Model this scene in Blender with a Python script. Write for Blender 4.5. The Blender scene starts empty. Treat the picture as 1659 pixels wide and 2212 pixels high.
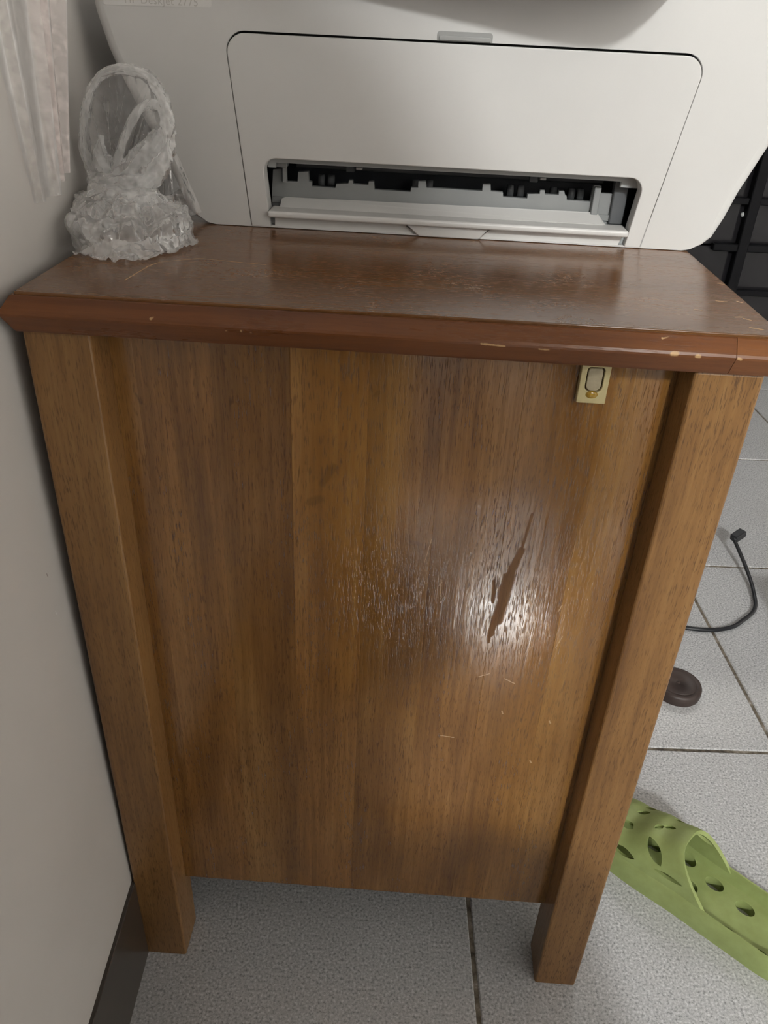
import bpy, bmesh, math, random
from mathutils import Vector, Matrix, noise
random.seed(7)
C = bpy.context.scene.collection
S = bpy.context.scene

# ------------------------------------------------------------------ camera
cam_d = bpy.data.cameras.new('camera')
cam = bpy.data.objects.new('camera', cam_d); C.objects.link(cam); S.camera = cam
cam_d.sensor_fit = 'VERTICAL'; cam_d.sensor_height = 36.0; cam_d.sensor_width = 27.0
cam_d.lens = 36.0*1703.878/2212.0
cam_d.clip_start = 0.01; cam_d.clip_end = 60
YAW, PITCH, ROLL = 0.0278, -0.5489, 0.0506
_f = Vector((-math.sin(YAW)*math.cos(PITCH), math.cos(YAW)*math.cos(PITCH), math.sin(PITCH)))
_r = Vector((math.cos(YAW), math.sin(YAW), 0)); _u = _r.cross(_f)
CR = math.cos(ROLL)*_r + math.sin(ROLL)*_u
CU = -math.sin(ROLL)*_r + math.cos(ROLL)*_u
CAM = Vector((0.2073, -0.3949, 0.7298))
cam.matrix_world = Matrix(((CR.x, CU.x, -_f.x, CAM.x), (CR.y, CU.y, -_f.y, CAM.y), (CR.z, CU.z, -_f.z, CAM.z), (0, 0, 0, 1)))

# ------------------------------------------------------------------ light
w = bpy.data.worlds.new('world'); S.world = w; w.use_nodes = True
w.node_tree.nodes['Background'].inputs[0].default_value = (1.0, 0.955, 0.90, 1)
w.node_tree.nodes['Background'].inputs[1].default_value = 0.1
LAMP = Vector((1.0725, -4.586, 3.20))
ld = bpy.data.lights.new('ceiling_lamp', 'POINT'); ld.shadow_soft_size = 0.155
ld.energy = 600; ld.color = (0.985, 1.0, 0.985)
lo = bpy.data.objects.new('ceiling_lamp', ld); C.objects.link(lo); lo.location = LAMP
l2 = bpy.data.lights.new('second_ceiling_lamp', 'POINT'); l2.shadow_soft_size = 0.14
l2.energy = 50; l2.color = (1.0, 0.99, 0.97)
l2o = bpy.data.objects.new('second_ceiling_lamp', l2); C.objects.link(l2o); l2o.location = (0.80, 2.90, 2.75)
l3 = bpy.data.lights.new('fill_light', 'POINT'); l3.shadow_soft_size = 0.14  # added fill behind the left wall, raises the ambient without direct light
l3.energy = 420; l3.color = (1.0, 0.95, 0.88)
l3o = bpy.data.objects.new('fill_light', l3); C.objects.link(l3o); l3o.location = (-1.5, -2.7, 2.5)
S.view_settings.view_transform = 'Standard'; S.view_settings.look = 'None'
S.view_settings.gamma = 1; S.view_settings.use_curve_mapping = False
S.view_settings.exposure = 0.0
S.cycles.transparent_max_bounces = 24; S.cycles.max_bounces = 10

# ------------------------------------------------------------------ helpers
def lin(r, g, b):
    f = lambda c: (c/255/12.92 if c/255 <= .04045 else ((c/255+.055)/1.055)**2.4)
    return (f(r), f(g), f(b), 1)
def put(name, me, mat=None, parent=None, smooth=False):
    o = bpy.data.objects.new(name, me); C.objects.link(o)
    if mat: me.materials.clear(); me.materials.append(mat)
    if smooth:
        for p in me.polygons: p.use_smooth = True
    if parent:
        o.parent = parent
        o.matrix_parent_inverse = Matrix.Translation(parent.location).inverted() if parent.type == 'EMPTY' else Matrix.Identity(4)
    return o
def from_bm(name, bm, mat=None, parent=None, smooth=False):
    me = bpy.data.meshes.new(name); bm.normal_update(); bm.to_mesh(me); bm.free()
    return put(name, me, mat, parent, smooth)
def from_vf(name, v, f, mat=None, parent=None, smooth=True):
    me = bpy.data.meshes.new(name); me.from_pydata([tuple(p) for p in v], [], f); me.update()
    bm = bmesh.new(); bm.from_mesh(me); bmesh.ops.recalc_face_normals(bm, faces=bm.faces); bm.to_mesh(me); bm.free()
    return put(name, me, mat, parent, smooth)
def thing(name, label, cat, loc=(0, 0, 0), group=None):
    o = bpy.data.objects.new(name, None); C.objects.link(o); o.location = loc
    o.empty_display_size = .05
    tag(o, label, cat, group); return o
def tag(o, label=None, cat=None, group=None, kind=None):
    if label: o['label'] = label
    if cat: o['category'] = cat
    if group: o['group'] = group
    if kind: o['kind'] = kind
    return o
def add_box(bm, a, b, bev=0.0, seg=2, M=None):
    x0, y0, z0 = a; x1, y1, z1 = b
    t = bmesh.new(); bmesh.ops.create_cube(t, size=1)
    for v in t.verts: v.co = Vector((x0+(v.co.x+.5)*(x1-x0), y0+(v.co.y+.5)*(y1-y0), z0+(v.co.z+.5)*(z1-z0)))
    if bev: bmesh.ops.bevel(t, geom=t.edges[:], offset=bev, segments=seg, affect='EDGES', profile=.5)
    if M is not None: bmesh.ops.transform(t, matrix=M, verts=t.verts)
    me = bpy.data.meshes.new('t'); t.to_mesh(me); t.free(); bm.from_mesh(me); bpy.data.meshes.remove(me)
def box(name, a, b, mat, parent=None, bev=0.0, seg=2, M=None):
    bm = bmesh.new(); add_box(bm, a, b, bev, seg, M); return from_bm(name, bm, mat, parent)
def add_tube(bm, pts, rad, n=10, cap=True):
    pts = [Vector(p) for p in pts]; rings = []; up = Vector((0, 0, 1)); prev = None
    for i, p in enumerate(pts):
        d = (pts[min(i+1, len(pts)-1)]-pts[max(i-1, 0)]).normalized()
        if prev is None: a = d.cross(up if abs(d.z) < .9 else Vector((1, 0, 0))).normalized()
        else: a = (prev-d*prev.dot(d)).normalized()
        prev = a; b = d.cross(a); r = rad[i] if isinstance(rad, (list, tuple)) else rad
        rings.append([bm.verts.new(p+(a*math.cos(2*math.pi*k/n)+b*math.sin(2*math.pi*k/n))*r) for k in range(n)])
    for i in range(len(rings)-1):
        for k in range(n): bm.faces.new((rings[i][k], rings[i][(k+1) % n], rings[i+1][(k+1) % n], rings[i+1][k]))
    if cap: bm.faces.new(rings[0]); bm.faces.new(rings[-1])
    bmesh.ops.recalc_face_normals(bm, faces=bm.faces)
def smooth_path(pts, m=8):
    P = [Vector(p) for p in pts]; P = [2*P[0]-P[1]]+P+[2*P[-1]-P[-2]]; out = []
    for i in range(1, len(P)-2):
        for k in range(m):
            t = k/m
            out.append(.5*((2*P[i])+(P[i+1]-P[i-1])*t+(2*P[i-1]-5*P[i]+4*P[i+1]-P[i+2])*t*t+(3*P[i]-P[i-1]-3*P[i+1]+P[i+2])*t**3))
    out.append(P[-2]); return out
def eval_mesh(o):
    dg = bpy.context.evaluated_depsgraph_get(); dg.update()
    return bpy.data.meshes.new_from_object(o.evaluated_get(dg))
def plate(name, loops, y0, y1, mat, parent, bev=0.0, seg=2):
    """flat plate in the XZ plane from outline loops (first outer, others holes), front face at y0, back at y1"""
    cu = bpy.data.curves.new('t', 'CURVE'); cu.dimensions = '2D'; cu.fill_mode = 'BOTH'
    for L in loops:
        s = cu.splines.new('POLY'); s.points.add(len(L)-1); s.use_cyclic_u = True
        for p, q in zip(s.points, L): p.co = (q[0], q[1], 0, 1)
    cu.extrude = (y1-y0)/2-bev; cu.bevel_depth = bev; cu.bevel_resolution = seg; cu.offset = -bev
    o = bpy.data.objects.new('t', cu); C.objects.link(o)
    me = eval_mesh(o); bpy.data.objects.remove(o); bpy.data.curves.remove(cu)
    me.transform(Matrix(((1, 0, 0, 0), (0, 0, -1, (y0+y1)/2), (0, 1, 0, 0), (0, 0, 0, 1))))
    bm = bmesh.new(); bm.from_mesh(me); bmesh.ops.remove_doubles(bm, verts=bm.verts, dist=1e-6)
    bmesh.ops.recalc_face_normals(bm, faces=bm.faces); bm.to_mesh(me); bm.free()
    me.name = name
    return put(name, me, mat, parent)
def rounded(poly, radii, n=8):
    """polygon with rounded corners"""
    out = []; m = len(poly)
    for i in range(m):
        p = Vector(poly[i]); a = Vector(poly[i-1])-p; b = Vector(poly[(i+1) % m])-p; r = radii[i]
        if r <= 0: out.append(tuple(p)); continue
        an = a.angle(b); d = min(r/math.tan(an/2), a.length*.49, b.length*.49); r2 = d*math.tan(an/2)
        c = p+(a.normalized()+b.normalized()).normalized()*(r2/math.sin(an/2))
        s = p+a.normalized()*d-c; e = p+b.normalized()*d-c
        a0 = math.atan2(s.y, s.x); a1 = math.atan2(e.y, e.x); da = (a1-a0+math.pi) % (2*math.pi)-math.pi
        for k in range(n+1): out.append((c.x+r2*math.cos(a0+da*k/n), c.y+r2*math.sin(a0+da*k/n)))
    return out

# ------------------------------------------------------------------ materials
def new_mat(name):
    m = bpy.data.materials.new(name); m.use_nodes = True; nt = m.node_tree
    return m, nt, nt.nodes['Principled BSDF']
def nd(nt, t, **kw):
    n = nt.nodes.new(t)
    for k, v in kw.items():
        if k.startswith('i_'):
            k = k[2:]; n.inputs[int(k) if k.isdigit() else k].default_value = v
        else: setattr(n, k, v)
    return n
def ramp(nt, src, stops):
    r = nd(nt, 'ShaderNodeValToRGB'); nt.links.new(src, r.inputs[0]); e = r.color_ramp.elements
    while len(e) < len(stops): e.new(.5)
    for x, (p, c) in zip(e, stops):
        x.position = p; x.color = c if len(c) == 4 else (*c, 1)
    return r.outputs[0]
def mixc(nt, fac, a, b, mode='MIX'):
    n = nd(nt, 'ShaderNodeMix', data_type='RGBA', blend_type=mode)
    for s, v in ((n.inputs[0], fac), (n.inputs[6], a), (n.inputs[7], b)):
        if hasattr(v, 'is_linked'): nt.links.new(v, s)
        else: s.default_value = v
    return n.outputs[2]
def mth(nt, op, a, b=None, clamp=False):
    n = nd(nt, 'ShaderNodeMath', operation=op); n.use_clamp = clamp
    for i, v in enumerate((a, b)):
        if v is None: continue
        if hasattr(v, 'is_linked'): nt.links.new(v, n.inputs[i])
        else: n.inputs[i].default_value = v
    return n.outputs[0]
def noise_tex(nt, vec, scale, detail=4, rough=.55, dist=0.0):
    n = nd(nt, 'ShaderNodeTexNoise'); n.inputs['Scale'].default_value = scale; n.inputs['Detail'].default_value = detail
    n.inputs['Roughness'].default_value = rough; n.inputs['Distortion'].default_value = dist
    nt.links.new(vec, n.inputs['Vector']); return n.outputs[0]
def mapping(nt, vec, scale=(1, 1, 1), loc=None):
    n = nd(nt, 'ShaderNodeMapping'); nt.links.new(vec, n.inputs[0]); n.inputs[3].default_value = scale
    if loc is not None:
        if hasattr(loc, 'is_linked'): nt.links.new(loc, n.inputs[1])
        else: n.inputs[1].default_value = loc
    return n.outputs[0]
def bump(nt, h, strength, dist, bsdf, prev=None):
    n = nd(nt, 'ShaderNodeBump'); n.inputs['Strength'].default_value = strength; n.inputs['Distance'].default_value = dist
    nt.links.new(h, n.inputs['Height'])
    if prev is not None: nt.links.new(prev, n.inputs['Normal'])
    if bsdf: nt.links.new(n.outputs[0], bsdf.inputs['Normal'])
    return n.outputs[0]
# node group: soft mask around a line segment (worn spots, scratches)
sg = bpy.data.node_groups.new('segment_mask', 'ShaderNodeTree')
for nme, tp in (('P', 'NodeSocketVector'), ('A', 'NodeSocketVector'), ('B', 'NodeSocketVector'), ('W', 'NodeSocketFloat')):
    sg.interface.new_socket(nme, in_out='INPUT', socket_type=tp)
sg.interface.new_socket('Mask', in_out='OUTPUT', socket_type='NodeSocketFloat')
gi = sg.nodes.new('NodeGroupInput'); go = sg.nodes.new('NodeGroupOutput')
def vm(op, a, b=None, sc=None):
    n = sg.nodes.new('ShaderNodeVectorMath'); n.operation = op; sg.links.new(a, n.inputs[0])
    if b is not None: sg.links.new(b, n.inputs[1])
    if sc is not None: sg.links.new(sc, n.inputs[3])
    return n
pa = vm('SUBTRACT', gi.outputs[0], gi.outputs[1]).outputs[0]; ba = vm('SUBTRACT', gi.outputs[2], gi.outputs[1]).outputs[0]
hh = mth(sg, 'DIVIDE', vm('DOT_PRODUCT', pa, ba).outputs[1], vm('DOT_PRODUCT', ba, ba).outputs[1], True)
dd = vm('LENGTH', vm('SUBTRACT', pa, vm('SCALE', ba, None, hh).outputs[0]).outputs[0]).outputs[1]
q = mth(sg, 'DIVIDE', dd, gi.outputs[3])
mr = sg.nodes.new('ShaderNodeMapRange'); mr.interpolation_type = 'SMOOTHSTEP'
sg.links.new(q, mr.inputs[0]); mr.inputs[1].default_value = .85; mr.inputs[2].default_value = .35; mr.inputs[3].default_value = 0; mr.inputs[4].default_value = 1
sg.links.new(mr.outputs[0], go.inputs[0])
def marks(nt, vec, segs):
    out = None
    for a, b, wd in segs:
        g = nd(nt, 'ShaderNodeGroup'); g.node_tree = sg; nt.links.new(vec, g.inputs[0])
        g.inputs[1].default_value = a; g.inputs[2].default_value = b; g.inputs[3].default_value = wd
        out = g.outputs[0] if out is None else mth(nt, 'MAXIMUM', out, g.outputs[0])
    return out
def wobble(nt, vec, scale, amt):
    n = nd(nt, 'ShaderNodeTexNoise'); n.inputs['Scale'].default_value = scale; n.inputs['Detail'].default_value = 3
    nt.links.new(vec, n.inputs['Vector'])
    s = nd(nt, 'ShaderNodeVectorMath', operation='SUBTRACT'); nt.links.new(n.outputs[1], s.inputs[0]); s.inputs[1].default_value = (.5, .5, .5)
    m = nd(nt, 'ShaderNodeVectorMath', operation='SCALE'); nt.links.new(s.outputs[0], m.inputs[0]); m.inputs[3].default_value = amt
    a = nd(nt, 'ShaderNodeVectorMath', operation='ADD'); nt.links.new(vec, a.inputs[0]); nt.links.new(m.outputs[0], a.inputs[1])
    return a.outputs[0]

def wood(name, dark, mid, light, axis='z', rough=.27, pore=.75, tint=.22, pale=(), dull=(), stains=(), varnish=.12, scuff=0, pmix=.5, relief=.16, spec=.5):
    m, nt, b = new_mat(name)
    co = nd(nt, 'ShaderNodeTexCoord').outputs['Object']
    rnd = nd(nt, 'ShaderNodeObjectInfo').outputs['Random']
    off = nd(nt, 'ShaderNodeCombineXYZ')
    for i, k in enumerate((7.3, 3.1, 5.7)): nt.links.new(mth(nt, 'MULTIPLY', rnd, k), off.inputs[i])
    def sc(across, along): return {'z': (across, across, along), 'x': (along, across, across), 'y': (across, along, across)}[axis]
    wv = wobble(nt, co, 9, .004)
    broad = noise_tex(nt, mapping(nt, wv, sc(26, 2.2), off.outputs[0]), 1, 4, .6)
    fine = noise_tex(nt, mapping(nt, wv, sc(330, 9), off.outputs[0]), 1, 5, .62)
    fig = noise_tex(nt, mapping(nt, co, sc(14, 11), off.outputs[0]), 1, 3, .5, .6)
    v = mth(nt, 'ADD', mth(nt, 'MULTIPLY', broad, .56), mth(nt, 'MULTIPLY', fine, .38))
    v = mth(nt, 'ADD', v, mth(nt, 'MULTIPLY', fig, .16))
    col = ramp(nt, v, [(.38, dark), (.55, mid), (.72, light)])
    pn = noise_tex(nt, mapping(nt, wv, sc(1450, 125), off.outputs[0]), 1, 2, .5)
    pm = ramp(nt, pn, [(.55, (0, 0, 0)), (.67, (1, 1, 1))])
    cl = noise_tex(nt, mapping(nt, co, sc(40, 8), off.outputs[0]), 1, 3)
    pm = mth(nt, 'MULTIPLY', pm, ramp(nt, cl, [(.3, (.25,)*3), (.62, (1,)*3)]))
    col = mixc(nt, mth(nt, 'MULTIPLY', pm, pore), col, (dark[0]*.42, dark[1]*.36, dark[2]*.32, 1))
    # each board a little lighter or darker than its neighbour
    oc = nd(nt, 'ShaderNodeSeparateColor'); nt.links.new(nd(nt, 'ShaderNodeObjectInfo').outputs['Color'], oc.inputs[0])
    tv = nd(nt, 'ShaderNodeMapRange'); nt.links.new(rnd, tv.inputs[0]); tv.inputs[3].default_value = 1-tint*.3; tv.inputs[4].default_value = 1+tint*.3
    hs = nd(nt, 'ShaderNodeHueSaturation'); nt.links.new(col, hs.inputs['Color']); nt.links.new(mth(nt, 'MULTIPLY', tv.outputs[0], oc.outputs[0]), hs.inputs['Value']); col = hs.outputs[0]
    rg = mth(nt, 'ADD', rough-.05, mth(nt, 'MULTIPLY', noise_tex(nt, mapping(nt, co, sc(60, 12)), 1, 4), .10))
    rg = mth(nt, 'ADD', rg, mth(nt, 'MULTIPLY', pm, .18))
    wm = wobble(nt, wobble(nt, co, 45, .003), 400, .0012)
    if stains: col = mixc(nt, mth(nt, 'MULTIPLY', marks(nt, wobble(nt, co, 120, .004), stains), .34), col, (dark[0]*.5, dark[1]*.5, dark[2]*.5, 1))
    if dull:
        dm = marks(nt, wm, dull); rg = mth(nt, 'ADD', rg, mth(nt, 'MULTIPLY', dm, .45))
        col = mixc(nt, mth(nt, 'MULTIPLY', dm, .35), col, (dark[0]*.9, dark[1]*.8, dark[2]*.7, 1))
    if scuff:
        sm = mth(nt, 'MULTIPLY', ramp(nt, noise_tex(nt, co, 300, 6, .7), [(.5, (0, 0, 0)), (.66, (1, 1, 1))]), ramp(nt, noise_tex(nt, co, 22, 3), [(.55, (0, 0, 0)), (.7, (1, 1, 1))]))
        col = mixc(nt, mth(nt, 'MULTIPLY', sm, scuff), col, lin(168, 138, 112)); rg = mth(nt, 'ADD', rg, mth(nt, 'MULTIPLY', sm, .25))
    if pale:
        pk = marks(nt, wobble(nt, co, 500, .0010), [(a_, b_, w_*(.72 if pmix < .6 else 1.05)) for a_, b_, w_ in pale])
        col = mixc(nt, mth(nt, 'MULTIPLY', pk, pmix), col, lin(205, 168, 120)); rg = mth(nt, 'ADD', rg, mth(nt, 'MULTIPLY', pk, .2))
    nt.links.new(col, b.inputs['Base Color'])
    nt.links.new(rg, b.inputs['Roughness']); b.inputs['Specular IOR Level'].default_value = spec
    ripple = noise_tex(nt, mapping(nt, co, sc(260, 45)), 1, 3, .6)
    n1 = bump(nt, ripple, varnish, .0012, None)
    bump(nt, mth(nt, 'SUBTRACT', fine, mth(nt, 'MULTIPLY', pm, .8)), relief, .0004, b, n1)
    return m
DULL = [((.2871, .0242, .479), (.2837, .0242, .4511), .0016), ((.2837, .0242, .4511), (.2789, .0242, .4307), .004), ((.2789, .0242, .4307), (.2774, .0242, .4136), .0062), ((.278, .0242, .4137), (.2752, .0242, .3939), .0055), ((.2742, .0242, .3938), (.2725, .0242, .3815), .0036), ((.2719, .0242, .3814), (.2718, .0242, .374), .0016), ((.2698, .0242, .4263), (.2706, .0242, .4092), .0018)]
STAIN = [((.2887, .0242, .4798), (.2923, .0242, .4689), .0006), ((.2483, .0242, .4933), (.2492, .0242, .4924), .0013), ((.2802, .0242, .3781), (.2782, .0242, .3704), .0028), ((.2603, .0242, .3742), (.2597, .0242, .3712), .002), ((.245, .0242, .4), (.2472, .0242, .4033), .001), ((.2183, .0242, .4512), (.2144, .0242, .452), .003), ((.1892, .0242, .5529), (.1876, .0242, .5511), .0022), ((.1489, .0242, .4769), (.1552, .0242, .4797), .0045), ((.1567, .0242, .4907), (.1637, .0242, .5025), .004), ((.0475, .0242, .5425), (.0505, .0242, .537), .0011)]
PALE = [((.2353, .0242, .4241), (.2357, .0242, .4109), .0009), ((.2341, .0242, .4195), (.236, .0242, .4223), .0007), ((.2868, .0242, .342), (.2945, .0242, .3379), .0009), ((.2685, .0242, .342), (.2759, .0242, .3458), .0008), ((.2466, .0242, .2807), (.2564, .0242, .2797), .0008), ((.3243, .0242, .3036), (.3253, .0242, .3017), .0014), ((.3161, .0242, .2608), (.3172, .0242, .2584), .0014), ((.2887, .0242, .3104), (.2897, .0242, .3077), .0012), ((.3148, .0242, .4048), (.3164, .0242, .41), .0009), ((.3179, .0242, .3732), (.3209, .0242, .3838), .0007), ((.2934, .0242, .4131), (.2969, .0242, .4095), .001), ((.2235, .0242, .4369), (.2266, .0242, .4554), .0006), ((.3092, .0242, .3948), (.3123, .0242, .383), .0007)]
TOPM = [((.3767, .058, .6068), (.3822, .0573, .6068), .001), ((.3887, .0595, .6068), (.3908, .0573, .6068), .0009), ((.3776, .0285, .6068), (.382, .0294, .6068), .001), ((.3817, .0269, .6068), (.3845, .0243, .6068), .0009), ((.3798, .0112, .6068), (.3855, .0093, .6068), .0011), ((.3892, .0973, .6068), (.3926, .0949, .6068), .0007), ((.3589, .0388, .6068), (.3624, .0378, .6068), .0006), ((.0477, .0308, .6068), (.0509, .0614, .6068), .0007), ((.0509, .0614, .6068), (.0545, .072, .6068), .0006), ((.0545, .072, .6068), (.0744, .0855, .6068), .0005), ((.0744, .0855, .6068), (.1164, .0796, .6068), .0005)]
MOULDM = [((.3372, -.0078, .5971), (.3394, -.0078, .5972), .0018), ((.3495, -.0078, .5966), (.3509, -.0078, .5965), .0015), ((.3703, -.0078, .5965), (.3715, -.0078, .5963), .0012), ((.1112, -.0078, .5947), (.1115, -.0078, .5918), .0009), ((.1189, -.0078, .5956), (.119, -.0078, .5937), .0008), ((.1238, -.0078, .5945), (.1247, -.0078, .5926), .001), ((.0728, -.0075, .5991), (.0741, -.0075, .6002), .0012), ((.0005, -.0078, .5935), (.0005, -.0078, .5926), .0012), ((.3319, -.0035, .603), (.3402, -.0015, .6045), .001), ((.2415, -.0078, .5964), (.2532, -.0078, .5957), .0009), ((.2709, -.0078, .5951), (.2756, -.0078, .5949), .0009)]
WALLM = [((-.006, -.0159, .4381), (-.006, -.0154, .436), .0012), ((-.006, -.0063, .4232), (-.006, -.0061, .422), .0008), ((-.006, -.0429, .38), (-.006, -.0431, .3763), .0006), ((-.006, -.0475, .2152), (-.006, -.0478, .2124), .001), ((-.006, -.0404, .1831), (-.006, -.0404, .1808), .0007), ((-.006, -.0755, .2035), (-.006, -.0757, .2011), .0009), ((-.006, -.0324, .1387), (-.006, -.0319, .1323), .0011), ((-.006, -.0796, .1836), (-.006, -.0795, .1818), .0008), ((-.006, -.0898, .1712), (-.006, -.0897, .1694), .0009)]
WALLP = [((-.006, -.0415, .3736), (-.006, -.0364, .3572), .0008), ((-.006, -.0163, .4097), (-.006, -.0151, .4058), .0006), ((-.006, -.0416, .3329), (-.006, -.0403, .3252), .0007)]
WD, WM, WL = lin(94, 61, 27), lin(130, 90, 44), lin(156, 115, 62)
wood_panel = wood('wood_panel', WD, WM, WL, rough=.112, tint=.12, pale=PALE, dull=DULL, stains=STAIN, varnish=.05, spec=.85)
wood_leg = wood('wood_leg', lin(96, 65, 34), lin(128, 92, 51), lin(148, 111, 66), rough=.34, tint=.06)
wood_top = wood('wood_top', lin(98, 64, 33), lin(114, 76, 41), lin(127, 88, 50), axis='x', rough=.18, pore=.15, tint=.05, pale=TOPM, scuff=.5, varnish=.015, pmix=.85, relief=.04, spec=.45)
wood_mould = wood('wood_moulding', lin(92, 52, 25), lin(112, 67, 34), lin(130, 82, 44), axis='x', rough=.28, pore=.2, tint=.1, pale=MOULDM, varnish=.03, pmix=.8, relief=.06, spec=.4)

def plain(name, col, rough=.5, spec=.5, metal=0, var=.06, nscale=60, bmp=0, bscale=900):
    m, nt, b = new_mat(name); co = nd(nt, 'ShaderNodeTexCoord').outputs['Object']
    n = noise_tex(nt, co, nscale, 4)
    c = ramp(nt, n, [(.3, tuple(x*(1-var) for x in col[:3])), (.7, tuple(min(1, x*(1+var)) for x in col[:3]))])
    nt.links.new(c, b.inputs['Base Color']); b.inputs['Roughness'].default_value = rough
    b.inputs['Specular IOR Level'].default_value = spec; b.inputs['Metallic'].default_value = metal
    if bmp: bump(nt, noise_tex(nt, co, bscale, 2), bmp, .0004, b)
    return m
m_white = plain('white_plastic', (.62, .612, .596), .38, .45, var=.015, nscale=25, bmp=.05, bscale=2200)
m_label = plain('label_film', (.70, .69, .67), .3, .5, var=.01)
m_ink = plain('grey_ink', (.52, .505, .48), .5, var=.02)
m_grey = plain('grey_plastic', (.26, .267, .265), .42, var=.03)
m_bezel = plain('bezel_grey', (.42, .44, .44), .45, var=.03)
m_notch = plain('notch_grey', (.33, .33, .32), .35, var=.02)
m_inner = plain('inner_black', (.016, .019, .025), .4, var=.2)
m_roller = plain('roller_grey', (.10, .105, .11), .5, var=.1)
m_seam = plain('seam_dark', (.03, .03, .03), .6)
m_cord = plain('black_rubber', (.012, .013, .016), .42, var=.1)
m_lid = plain('brown_plastic', lin(58, 46, 42), .5, var=.12, nscale=90)
m_shelf = plain('black_gloss', (.004, .004, .005), .5, .12, var=.2)
m_glass = plain('smoked_panel', (.012, .0115, .013), .14, .3, var=.25, nscale=9)
m_hook = plain('cream_plastic', lin(196, 182, 135), .35, var=.06, nscale=300)
m_hook2 = plain('aged_cream', lin(172, 160, 132), .45, var=.1, nscale=300)
m_glue = plain('yellow_glue', lin(168, 132, 48), .12, .6, var=.2, nscale=500)
m_dirt = plain('brown_dirt', lin(84, 52, 14), .5, var=.2)
m_cloth = plain('dark_cloth', (.05, .05, .06), .9, .2, var=.2)
m_skin = plain('skin', (.45, .27, .19), .5, var=.05)
m_hair = plain('hair', (.012, .01, .01), .5)
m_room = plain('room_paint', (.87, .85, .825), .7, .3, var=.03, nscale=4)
m_ceil = plain('ceiling_paint', (.20, .19, .18), .8, .2, var=.03, nscale=4)
m_folder = plain('grey_card', (.2, .2, .21), .6)
m_stool = plain('stool_plastic', (.25, .26, .3), .45)
# slipper foam
m_foam, nt, b = new_mat('green_foam')
co = nd(nt, 'ShaderNodeTexCoord').outputs['Object']
nt.links.new(ramp(nt, noise_tex(nt, co, 70, 4), [(.3, lin(138, 150, 92)), (.7, lin(150, 163, 104))]), b.inputs['Base Color'])
b.inputs['Roughness'].default_value = .5; b.inputs['Specular IOR Level'].default_value = .35
b.inputs['Subsurface Weight'].default_value = .12; b.inputs['Subsurface Radius'].default_value = (.004, .005, .002); b.inputs['Subsurface Scale'].default_value = 1
bump(nt, noise_tex(nt, co, 1600, 2), .08, .0004, b)
# wall paint
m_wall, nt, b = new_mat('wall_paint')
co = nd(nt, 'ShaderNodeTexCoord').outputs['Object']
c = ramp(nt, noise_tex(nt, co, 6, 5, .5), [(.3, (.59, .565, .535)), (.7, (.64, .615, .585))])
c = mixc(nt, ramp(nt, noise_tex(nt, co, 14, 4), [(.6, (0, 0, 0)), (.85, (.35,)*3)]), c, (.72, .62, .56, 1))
wv = wobble(nt, co, 600, .0006)
c = mixc(nt, mth(nt, 'MULTIPLY', marks(nt, wv, WALLM), .8), c, lin(88, 52, 36))
c = mixc(nt, mth(nt, 'MULTIPLY', marks(nt, wv, WALLP), .6), c, (.86, .85, .83, 1))
nt.links.new(c, b.inputs['Base Color']); b.inputs['Roughness'].default_value = .42
bump(nt, noise_tex(nt, co, 120, 4), .05, .001, b)
# floor tile: fine speckle
m_tile, nt, b = new_mat('speckled_tile')
co = nd(nt, 'ShaderNodeTexCoord').outputs['Object']
rnd = nd(nt, 'ShaderNodeObjectInfo').outputs['Random']
off = nd(nt, 'ShaderNodeCombineXYZ'); nt.links.new(mth(nt, 'MULTIPLY', rnd, 9), off.inputs[0])
mp = mapping(nt, co, (1, 1, 1), off.outputs[0])
c = ramp(nt, noise_tex(nt, mp, 420, 3, .62), [(.32, (.245, .248, .252)), (.45, (.46, .466, .473)), (.56, (.55, .556, .564)), (.68, (.73, .736, .744))])
dk = ramp(nt, noise_tex(nt, mp, 520, 2, .5), [(.62, (0, 0, 0)), (.72, (1, 1, 1))])
c = mixc(nt, mth(nt, 'MULTIPLY', dk, .5), c, (.24, .24, .245, 1))
c = mixc(nt, ramp(nt, noise_tex(nt, co, 9, 4), [(.4, (0, 0, 0)), (.8, (.22,)*3)]), c, (.40, .395, .38, 1))
nt.links.new(c, b.inputs['Base Color']); b.inputs['Specular IOR Level'].default_value = .6; b.inputs['Roughness'].default_value = .085
bump(nt, noise_tex(nt, mp, 420, 2), .01, .0004, b)
m_grout, nt, b = new_mat('grout')
co = nd(nt, 'ShaderNodeTexCoord').outputs['Object']
c = ramp(nt, noise_tex(nt, co, 70, 5, .65), [(.36, (.045, .036, .026)), (.5, (.16, .135, .10)), (.62, (.24, .21, .17)), (.74, (.6, .58, .55))])
nt.links.new(c, b.inputs['Base Color']); b.inputs['Roughness'].default_value = .8
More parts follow.
